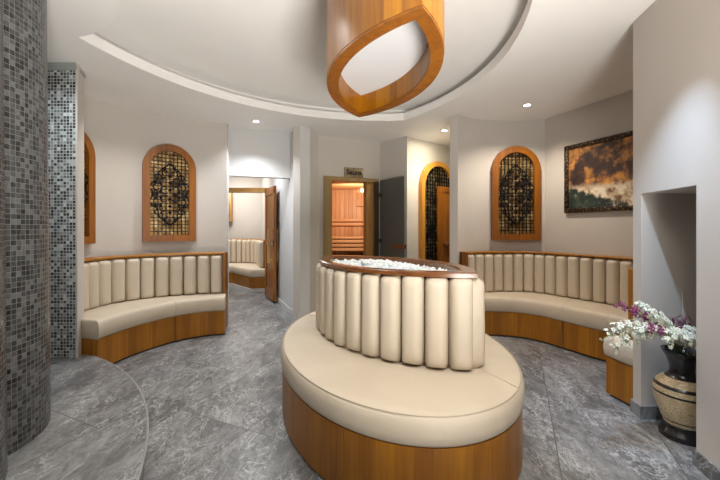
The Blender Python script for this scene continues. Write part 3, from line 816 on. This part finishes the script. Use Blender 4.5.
# leaf-shaped tub
def vesica(L, w, n=40):
    """half length L, half width w; tips on +-x"""
    R = (L*L+w*w)/(2*w); a = math.asin(L/R); up = []; dn = []
    for k in range(n+1):
        th = -a+2*a*k/n
        up.append(Vector((R*math.sin(th), R*math.cos(th)-(R-w))))
        dn.append(Vector((-R*math.sin(th), -(R*math.cos(th)-(R-w)))))
    return up, dn
tA, tB = Vector((-0.292, 3.235)), Vector((0.655, 1.945))
VC = (tA+tB)/2; vd = (tB-tA).normalized(); vn = Vector((-vd.y, vd.x)); VL = (tB-tA).length/2
def tov(P, c=None): return [vd*p.x+vn*p.y for p in P]
t = thing('ice_tub', 'leaf-shaped cream fluted tub with brown wood rim standing on the island seat', 'tub', (VC.x, VC.y, 0.452))
up, dn = vesica(VL-0.035, 0.385-0.035)
bm = NB(); body = tov(up[:-1]+dn[:-1]); 
prism(bm, body, [(0, 0), (0.50, 0)], caps=False)
inn = inset(body, 0.05)
prism(bm, inn, [(0, 0), (0.50, 0)], caps=True)
link('body', bm, 'stainless', t, 40)
up, dn = vesica(VL, 0.40)
outer_l = tov(up[:-1]+dn[:-1]); upi, dni = vesica(VL-0.115, 0.40-0.062); inner_l = tov(upi[:-1]+dni[:-1])
bm = NB()
def ring(bm, O, I, z0, z1, bev=0.006, uv=False):
    lv = [(O, z0), (O, z1-bev), (inset(O, bev), z1), (inset(I, -bev), z1), (I, z1-bev), (I, z0)]
    vs = [[bm.verts.new((p.x, p.y, z)) for p in L] for L, z in lv]; n = len(O)
    lay = bm.loops.layers.uv.verify() if uv else None
    s = [0]
    for i in range(n): s.append(s[-1]+(O[(i+1) % n]-O[i]).length)
    for k in range(len(vs)):
        A, B = vs[k], vs[(k+1) % len(vs)]
        for i in range(n):
            f = bm.faces.new((A[i], A[(i+1) % n], B[(i+1) % n], B[i]))
            if uv:
                za, zb = lv[k][1]+k*0.1, lv[(k+1) % len(lv)][1]+(k+1)*0.1
                for lp, (a, b) in zip(f.loops, ((s[i], za), (s[i+1], za), (s[i+1], zb), (s[i], zb))): lp[lay].uv = (a, b)
ring(bm, outer_l, inner_l, 0.520, 0.549); link('wood_rim', bm, 'wood_rim', t, 30)
bm = NB(); ring(bm, inset(inner_l, -0.004), inset(inner_l, 0.012), 0.42, 0.540, 0.002); link('inner_rim', bm, 'wood_rim', t, 30)
up, dn = vesica(VL-0.03, 0.385-0.028)
for half in (up, dn):
    P = [Vector((VC.x, VC.y))+p for p in tov(half)]
    Q = resample(P, 12)
    place_pads(t, P, 13, 0.002, 0.522, 0.068, 1)
# ice heap
bm = NB()
for k in range(620):
    while True:
        x, y = random.uniform(-VL, VL), random.uniform(-0.4, 0.4)
        R = (VL**2+0.4**2)/0.8
        if math.hypot(x, abs(y)+R-0.4) < R-0.10: break
    h = 0.495+0.045*math.exp(-((x+0.06)**2/0.16+y*y/0.03))+random.uniform(-0.012, 0.012)
    p = vd*x+vn*y; s = random.uniform(0.010, 0.021)
    mtx = Matrix.Translation((p.x, p.y, h)) @ Matrix.Rotation(random.uniform(0, 6.3), 4, Vector((random.random(), random.random(), random.random()+.1)).normalized()) @ Matrix.Diagonal((s*random.uniform(.7, 1.3), s*random.uniform(.7, 1.2), s*random.uniform(.6, 1.1), 1))
    r = bmesh.ops.create_icosphere(bm, subdivisions=1, radius=1, matrix=mtx)
    for v in r['verts']: v.co += Vector([random.uniform(-.25, .25)*s for _ in range(3)])
L_ = inset(inner_l, 0.013); ctr = bm.verts.new((0, 0, 0.52)); vs = [bm.verts.new((p.x, p.y, 0.483)) for p in L_]
for i in range(len(vs)): bm.faces.new((vs[i], vs[(i+1) % len(vs)], ctr))
for v in bm.verts: pass
o = link('crushed_ice', bm, 'ice', None, 0); o.location = (VC.x, VC.y, 0.452); o['kind'] = 'stuff'
tag(o, 'white crushed ice heaped in the leaf-shaped tub', 'ice')

# ================================================================== PENDANT
pA, pB = Vector((-0.008, 2.656)), Vector((0.239, 1.328)); pc = (pA+pB)/2; pd = (pB-pA).normalized(); pn = Vector((-pd.y, pd.x)); PL = (pB-pA).length/2
zb = EYE+0.85
t = thing('pendant_lamp', 'large leaf-shaped orange wood pendant lamp hanging from the ceiling recess', 'lamp', (pc.x, pc.y, zb))
up, dn = vesica(PL, 0.302); O = [pd*p.x+pn*p.y for p in up[:-1]+dn[:-1]]
upi, dni = vesica(PL-0.085, 0.295-0.064); I = [pd*p.x+pn*p.y for p in upi[:-1]+dni[:-1]]
bm = NB(); ring(bm, O, I, 0.0, ZU-zb, 0.002, True); link('lamp_shade', bm, 'wood_uv', t, 30)
bm = NB(); ring(bm, inset(O, 0.002), inset(I, -0.002), -0.012, 0.0, 0.001); link('bottom_ring', bm, 'wood', t, 30)
bm = NB(); prism(bm, inset(I, -0.004), [(0.125, 0), (0.135, 0)]); link('diffuser', bm, 'diffuser', t, 0)

# ================================================================== DOWNLIGHTS
def downlight(p, label, power, target, col=WARM, deg=100, lens='lens', rad=0.03, z=ZC):
    t = thing('ceiling_downlight', label, 'ceiling light', (p[0], p[1], z), group='recessed ceiling downlights')
    bm = NB(); lathe(bm, [(0.052, 0.0), (0.052, -0.005), (0.046, -0.009), (0.036, -0.006), (0.036, 0.0)], 28); link('trim_ring', bm, 'plinth_white', t, 40)
    bm = NB(); lathe(bm, [(0.001, -0.004), (0.034, -0.004), (0.034, -0.001), (0.001, -0.001)], 24); link('lens', bm, lens, t, 0)
    spot('downlight_beam', (p[0], p[1], z-0.02), target, power, col, deg, 0.8, rad, t)
downlight((-1.36, 4.58), 'lit recessed downlight before the passage lintel', 80, (-1.36, 4.35, 0), (0.93, 0.96, 1.0), 120)
downlight((1.21, 5.02), 'lit recessed downlight before the tall arched doorway', 50, (1.25, 5.4, 0.2), (1.0, 0.90, 0.70), 120)
downlight((1.90, 3.98), 'lit recessed downlight above the right curved bench', 62, (1.95, 4.15, 0), WARM, 125)
# further spots without modelled fittings
spot('alcove_spot', (-2.05, 3.55, 2.63), (-2.15, 3.8, 0), 44, NEUT, 125, 0.8, 0.05)
spot('island_spot', (0.75, 3.5, 2.8), (0.6, 2.9, 0), 44, WARM, 110, 0.8, 0.06)
spot('island_spot_left', (-0.95, 2.2, 2.78), (-0.1, 2.3, 0.4), 40, NEUT, 100, 0.8, 0.05)
spot('island_spot_right', (0.65, 1.3, 2.62), (0.3, 2.0, 0.4), 26, NEUT, 80, 0.8, 0.05)
spot('niche_spot', (1.32, 1.72, 2.62), (1.86, 2.25, 0.30), 115, (0.55, 0.74, 1.0), 50, 1.0, 0.012)
spot('pilaster_spot', (-2.3, 2.35, 2.62), (-2.5, 3.0, 1.0), 22, (0.86, 0.95, 1.0), 110, 0.8, 0.05)
spot('sauna_fill', (-0.1, 6.35, 1.75), (-0.1, 7.3, 1.75), 34, (1.0, 0.78, 0.58), 178, 0.3, 0.10)  # added light floating in mid-cabin to brighten the sauna, no lamp there
spot('passage_spot', (-1.75, 5.6, 2.55), (-1.75, 5.7, 0), 40, (0.95, 0.98, 1.0), 130, 0.8, 0.05)

# ================================================================== SAUNA FURNITURE
t = thing('sauna_bench', 'slatted pine bench and backrest rails inside the sauna cabin', 'bench', (0.0, 6.85, 0))
def lbx(x0, x1, y0, y1, z0, z1, nm, m='pine_x'):
    bm = NB(); box(bm, (x0, y0, z0), (x1, y1, z1), 0, 0.006); link(nm, bm, m, t, 30)
for z in (1.30, 1.385): lbx(-0.95, 0.95, 0.54, 0.585, z, z+0.06, 'back_rail')
for z in (0.80, 0.88, 0.96): lbx(-0.95, 0.95, 0.02, 0.05, z, z+0.055, 'front_slat')
for y in (0.02, 0.15, 0.28, 0.41): lbx(-0.95, 0.95, y, y+0.11, 1.04, 1.075, 'seat_slat')
lbx(-0.95, 0.95, -0.5, 0.015, 0.55, 0.70, 'lower_step', plain('pale grey sauna step', (0.55, 0.52, 0.50), 0.5))
for x in (-0.9, 0.84):
    lbx(x, x+0.06, 0.06, 0.11, 0, 1.04, 'leg', 'pine'); lbx(x, x+0.06, -0.45, -0.40, 0, 0.55, 'leg', 'pine'); lbx(x, x+0.06, 0.49, 0.535, 0, 1.40, 'leg', 'pine')
q = at(360, 200, 7.36)
bm = NB(); box(bm, (-0.08, -0.03, -0.13), (0.08, 0.03, 0.13), 0, 0.008)
for i in range(5): box(bm, (-0.075+i*0.033, -0.05, -0.13), (-0.058+i*0.033, -0.03, 0.13))
t2 = thing('sauna_lamp', 'slatted corner lamp high on the sauna back wall', 'lamp', (q.x, q.y, q.z), 0)
link('lamp_shade', bm, 'pine', t2, 30)
bm = NB(); bmesh.ops.create_uvsphere(bm, u_segments=16, v_segments=10, radius=0.04, matrix=Matrix.Translation((0.05, -0.03, 0.20))); link('bulb', bm, 'lens_warm', t2, 60)

# sign above the sauna door
mid = sp(0.58); t = thing('sauna_sign', 'small bronze plaque reading Sauna above the sauna doorway', 'sign', (mid.x, mid.y, 2.12), math.atan2(SD.y, SD.x))
bm = NB(); box(bm, (-0.16, -0.022, -0.075), (0.16, 0.0, 0.075), 0, 0.004); link('plate', bm, plain('aged bronze plate', (0.30, 0.22, 0.13), 0.4, 0.4, 0, 20, 0.1, 0.3), t, 30)
fc = bpy.data.curves.new('lettering', 'FONT'); fc.body = 'Sauna'; fc.size = 0.115; fc.extrude = 0.003; fc.align_x = 'CENTER'; fc.align_y = 'CENTER'; fc.offset = 0.0028
fo = bpy.data.objects.new('lettering', fc); C.objects.link(fo); fo.parent = t; fo.location = (0, -0.026, 0); fo.rotation_euler = (PI/2, 0, 0); fc.materials.append(M['dark'])
bpy.context.view_layer.update()
me_ = bpy.data.meshes.new_from_object(fo); bpy.data.objects.remove(fo)
fo = bpy.data.objects.new('lettering', me_); C.objects.link(fo); fo.parent = t; fo.location = (0, -0.026, 0); fo.rotation_euler = (PI/2, 0, 0)

# ================================================================== PAINTING
wa = Vector((2.38, 4.5)); wd = Vector((0.371, -0.928)).normalized()
pcn = wa+wd*(0.293+0.62); t = thing('framed_painting', 'large framed painting in dark orange and brown above the right bench', 'painting', (pcn.x, pcn.y, 1.83), math.atan2(wd.y, wd.x))
bm = NB(); hw, hh = 0.62, 0.40
def fram(bm, hw, hh, fw, y0, y1):
    for a in ((-hw, -hh, hw, -hh+fw), (-hw, hh-fw, hw, hh), (-hw, -hh+fw, -hw+fw, hh-fw), (hw-fw, -hh+fw, hw, hh-fw)): box(bm, (a[0], y0, a[1]), (a[2], y1, a[3]), 0, 0.004)
fram(bm, hw, hh, 0.05, -0.035, -0.001)
def framem():
    m, nt, b = mat('carved dark bronze frame'); b.inputs['Roughness'].default_value = 0.4; b.inputs['Metallic'].default_value = 0.5
    o = coords(nt, 'Object'); v = N(nt, 'ShaderNodeTexVoronoi'); v.inputs['Scale'].default_value = 45; nt.links.new(o, v.inputs[0])
    nt.links.new(ramp(nt, v.outputs['Distance'], [(0.2, (0.22, 0.13, 0.06)), (0.5, (0.02, 0.013, 0.008))]), b.inputs['Base Color']); bump(nt, b, v.outputs['Distance'], 0.6, 0.01); return m
link('picture_frame', bm, framem(), t, 30)
def canvas():
    m, nt, b = mat('painted canvas'); b.inputs['Roughness'].default_value = 0.5
    o = coords(nt, 'Object'); sep = N(nt, 'ShaderNodeSeparateXYZ'); nt.links.new(o, sep.inputs[0]); X, Z = sep.outputs[0], sep.outputs[2]
    n1 = noise(nt, o, 3.4, 3, 0.5, 0.3); n2 = noise(nt, o, 17, 4, 0.6, 0.2); n3 = noise(nt, mapping(nt, o, (1, 1, 1), (0, 0, 0), (3, 1, 2)), 9, 4, 0.6, 0.3)
    up_ = ramp(nt, math_(nt, 'ADD', math_(nt, 'MULTIPLY', n1, 0.72), math_(nt, 'MULTIPLY', n2, 0.28)), [(0.40, (0.022, 0.010, 0.010)), (0.48, (0.06, 0.024, 0.012)), (0.53, (0.28, 0.12, 0.035)), (0.60, (0.68, 0.30, 0.05))])
    low = ramp(nt, n3, [(0.40, (0.16, 0.07, 0.04)), (0.50, (0.55, 0.42, 0.28)), (0.58, (0.80, 0.70, 0.54))])
    pool = ramp(nt, n2, [(0.45, (0.012, 0.022, 0.018)), (0.60, (0.05, 0.075, 0.055)), (0.70, (0.3, 0.28, 0.2))])
    edge = math_(nt, 'ADD', Z, math_(nt, 'MULTIPLY', math_(nt, 'SUBTRACT', n3, 0.5), 0.28))
    c1 = mixc(nt, ramp(nt, math_(nt, 'ADD', edge, 0.5), [(0.38, (0, 0, 0)), (0.43, (1, 1, 1))]), low, up_)
    pe = math_(nt, 'ADD', math_(nt, 'ADD', math_(nt, 'MULTIPLY', edge, 1.5), math_(nt, 'MULTIPLY', X, 0.55)), 0.62)
    c2 = mixc(nt, ramp(nt, pe, [(0.12, (1, 1, 1)), (0.18, (0, 0, 0))]), c1, pool)
    nt.links.new(c2, b.inputs['Base Color']); return m
bm = NB(); box(bm, (-hw+0.045, -0.02, -hh+0.045), (hw-0.045, -0.005, hh-0.045)); link('canvas', bm, canvas(), t, 0)

# ================================================================== VASE AND FLOWERS
VX, VY = 1.94, 2.105
t = thing('floor_vase', 'black and cream banded amphora vase standing on the floor in the wall niche', 'vase', (VX, VY, 0))
def vprof(z):
    K = [(0.0, 0.140), (0.02, 0.142), (0.045, 0.120), (0.07, 0.105), (0.12, 0.128), (0.18, 0.155), (0.24, 0.172), (0.285, 0.174), (0.32, 0.160), (0.345, 0.125), (0.365, 0.085), (0.39, 0.074), (0.43, 0.078), (0.475, 0.098), (0.505, 0.125), (0.515, 0.128)]
    for (a, r0), (b, r1) in zip(K, K[1:]):
        if a <= z <= b: u = (z-a)/(b-a); return r0+(r1-r0)*u
    return K[-1][1]
zs = [0.0, 0.01, 0.02, 0.03, 0.045, 0.058, 0.07, 0.08, 0.10, 0.108, 0.13, 0.15, 0.17, 0.19, 0.21, 0.23, 0.25, 0.258, 0.27, 0.283, 0.30, 0.306, 0.318, 0.33, 0.345, 0.355, 0.365, 0.378, 0.39, 0.41, 0.43, 0.455, 0.475, 0.49, 0.505, 0.515]
prof = [(vprof(z)*0.81, z) for z in zs]
sm_ = []
for i in range(len(prof)):
    a, b_, c = prof[max(0, i-1)], prof[i], prof[min(len(prof)-1, i+1)]
    sm_.append(((a[0]+2*b_[0]+c[0])/4, b_[1]))
prof = sm_
def in_(z, *rs): return any(a <= z < b for a, b in rs)
mis = [1 if in_((prof[i][1]+prof[i+1][1])/2, (0, 0.078), (0.098, 0.109), (0.256, 0.271), (0.299, 0.319), (0.352, 0.6)) else 0 for i in range(len(prof)-1)]
prof2 = prof+[(0.088, 0.510), (0.056, 0.44), (0.046, 0.38)]; mis = mis+[1, 1, 1]
def crackle():
    m, nt, b = mat('crackled cream glaze'); b.inputs['Roughness'].default_value = 0.4
    o = coords(nt, 'Object'); v = N(nt, 'ShaderNodeTexVoronoi', feature='DISTANCE_TO_EDGE'); v.inputs['Scale'].default_value = 55; nt.links.new(o, v.inputs[0])
    base = ramp(nt, noise(nt, o, 14, 5), [(0.3, (0.48, 0.38, 0.23)), (0.7, (0.74, 0.63, 0.43))])
    nt.links.new(mixc(nt, ramp(nt, v.outputs['Distance'], [(0.02, (0, 0, 0)), (0.08, (1, 1, 1))]), (0.38, 0.28, 0.16), base), b.inputs['Base Color'])
    bump(nt, b, v.outputs['Distance'], 0.3, 0.003); return m
M['black_glaze'] = plain('black glaze', (0.010, 0.011, 0.014), 0.25, 0, 0.3)
bm = NB(); lathe(bm, prof2, 56, mis=mis); link('vase_body', bm, [crackle(), 'black_glaze'], t, 60)

def petal_mesh(name, cols, size, petals=5, buds=False):
    bm = NB()
    for k in range(petals):
        a = 2*PI*k/petals; L = size*random.uniform(0.85, 1.1); Wd = L*0.62
        row = []
        for i, (s, w_, z) in enumerate(((0.05, 0.15, 0.0), (0.4, 0.85, 0.12), (0.75, 1.0, 0.10), (1.0, 0.45, -0.05))):
            for q in (-1, 0, 1):
                lx, ly, lz = s*L, q*w_*Wd/2, (z-abs(q)*0.06)*L
                row.append(bm.verts.new((lx*math.cos(a)-ly*math.sin(a), lx*math.sin(a)+ly*math.cos(a), lz)))
        for i in range(3):
            for q in range(2):
                j = i*3+q; bm.faces.new((row[j], row[j+1], row[j+4], row[j+3]))
    r = bmesh.ops.create_icosphere(bm, subdivisions=1, radius=size*0.2, matrix=Matrix.Translation((0, 0, size*0.1)))
    for f in bm.faces[-20:]: f.material_index = 1
    me = bpy.data.meshes.new(name); bm.to_mesh(me); bm.free()
    for c in cols: me.materials.append(c)
    for p in me.polygons: p.use_smooth = True
    return me
WH = plain('white petals', (0.72, 0.72, 0.62), 0.5, vary=0.1); YE = plain('pale green throat', (0.45, 0.50, 0.12), 0.5)
PU = plain('magenta petals', (0.20, 0.008, 0.11), 0.5, vary=0.3); PD = plain('plum petals', (0.10, 0.006, 0.035), 0.5, vary=0.3)
GR = plain('green stem', (0.12, 0.17, 0.035), 0.5)
for m_x in (WH, PU): m_x.node_tree.nodes['Principled BSDF'].inputs['Subsurface Weight'].default_value = 0.15
white_me = [petal_mesh('blossom', (WH, YE), 0.020) for _ in range(3)]
purple_me = [petal_mesh('blossom', (PU, YE), 0.021) for _ in range(2)]
plum_me = [petal_mesh('blossom', (PD, PD), 0.011) for _ in range(2)]
MOUTH = Vector((VX, VY, 0.50))
def spray(tip, meshes, n, label, group, start=0.25, scl=1.0, bendz=0.10, base=None, buds=True, spread=0.036):
    b0 = base or MOUTH+Vector((random.uniform(-.04, .04), random.uniform(-.04, .04), 0))
    t = thing('flower_spray', label, 'flower spray', b0, group=group)
    v = tip-b0; P = []
    for k in range(15):
        s = k/14; P.append(v*s+Vector((0, 0, bendz*math.sin(PI*s)*v.length)))
    low = [Vector((0, 0, -0.12))-v*0.02, Vector((0, 0, -0.05))]
    bm = NB(); tube(bm, low+P, [0.003]*8+[0.0022]*9, 5); link('stem', bm, GR, t, 60)
    n = int(n*1.9)
    for i in range(n):
        s = start+(1-start)*(i/max(1, n-1))**0.9; k = min(13, int(s*14)); u = s*14-k; c = P[k].lerp(P[k+1], min(1, u))
        small = 1.0 if s < 0.8 else 1.0-(s-0.8)*2.2
        o = bpy.data.objects.new('blossom', random.choice(meshes)); C.objects.link(o); o.parent = t
        an = i*2.4; off = Vector((math.cos(an)*0.6, math.sin(an), math.sin(an*1.3)+0.25))*spread*scl*small
        o.location = c+off
        o.rotation_euler = (Vector((off.x, off.y-0.02, off.z+0.01))).to_track_quat('Z', 'Y').to_euler()
        q = scl*small*random.uniform(0.85, 1.15); o.scale = (q, q, q)
    return t
G1 = 'white orchid sprays in the floor vase'; G2 = 'purple orchid sprays in the floor vase'; G3 = 'plum filler sprigs in the floor vase'
for (px, py, Y, n, lab, bz) in (
    (604, 338, 1.92, 26, 'white orchid spray reaching furthest left over the bench end', 0.16),
    (613, 350, 1.95, 24, 'white orchid spray drooping lowest on the left', 0.18),
    (637, 305, 2.05, 26, 'white orchid spray standing tallest, at upper left', 0.05),
    (648, 312, 1.98, 24, 'white orchid spray just right of the tallest one', 0.06),
    (662, 322, 2.02, 22, 'white orchid spray rising in the middle of the bouquet', 0.04),
    (636, 335, 1.90, 22, 'white orchid spray in the middle left, nearest the room', 0.12),
    (676, 332, 1.94, 20, 'white orchid spray above the vase mouth at front', 0.05),
    (690, 330, 1.98, 20, 'white orchid spray leaning right beside the wall edge', 0.05),
    (668, 346, 1.86, 16, 'short white orchid spray hanging over the front of the vase mouth', 0.22),
    (688, 343, 1.90, 16, 'short white orchid spray over the right of the vase mouth', 0.22)):
    spray(at(px, py, Y), white_me, n, lab, G1, bendz=bz)
for (px, py, Y, n, lab) in ((618, 305, 2.02, 13, 'purple orchid spray with green buds pointing up left'), (646, 329, 1.88, 9, 'purple orchid spray low among the white ones')):
    spray(at(px, py, Y), purple_me, n, lab, G2, start=0.4, bendz=0.08)
for (px, py, Y, lab) in ((668, 321, 2.05, 'plum sprig at the back, left of its pair'), (684, 319, 2.08, 'plum sprig at the back near the wall edge')):
    spray(at(px, py, Y), plum_me, 30, lab, G3, start=0.5, bendz=0.02, spread=0.04)
bm = NB(); tp = at(682, 290, 2.14)-MOUTH; tube(bm, [Vector((0, 0, -0.1)), Vector((0.0, 0.02, 0.0)), tp*0.5+Vector((0.006, 0, 0)), tp], [0.002, 0.002, 0.0015, 0.001], 5)
o = link('dry_twig', bm, plain('pale twig', (0.45, 0.42, 0.36), 0.6), None, 60); o.location = MOUTH; tag(o, 'thin pale twig rising highest out of the bouquet', 'twig')
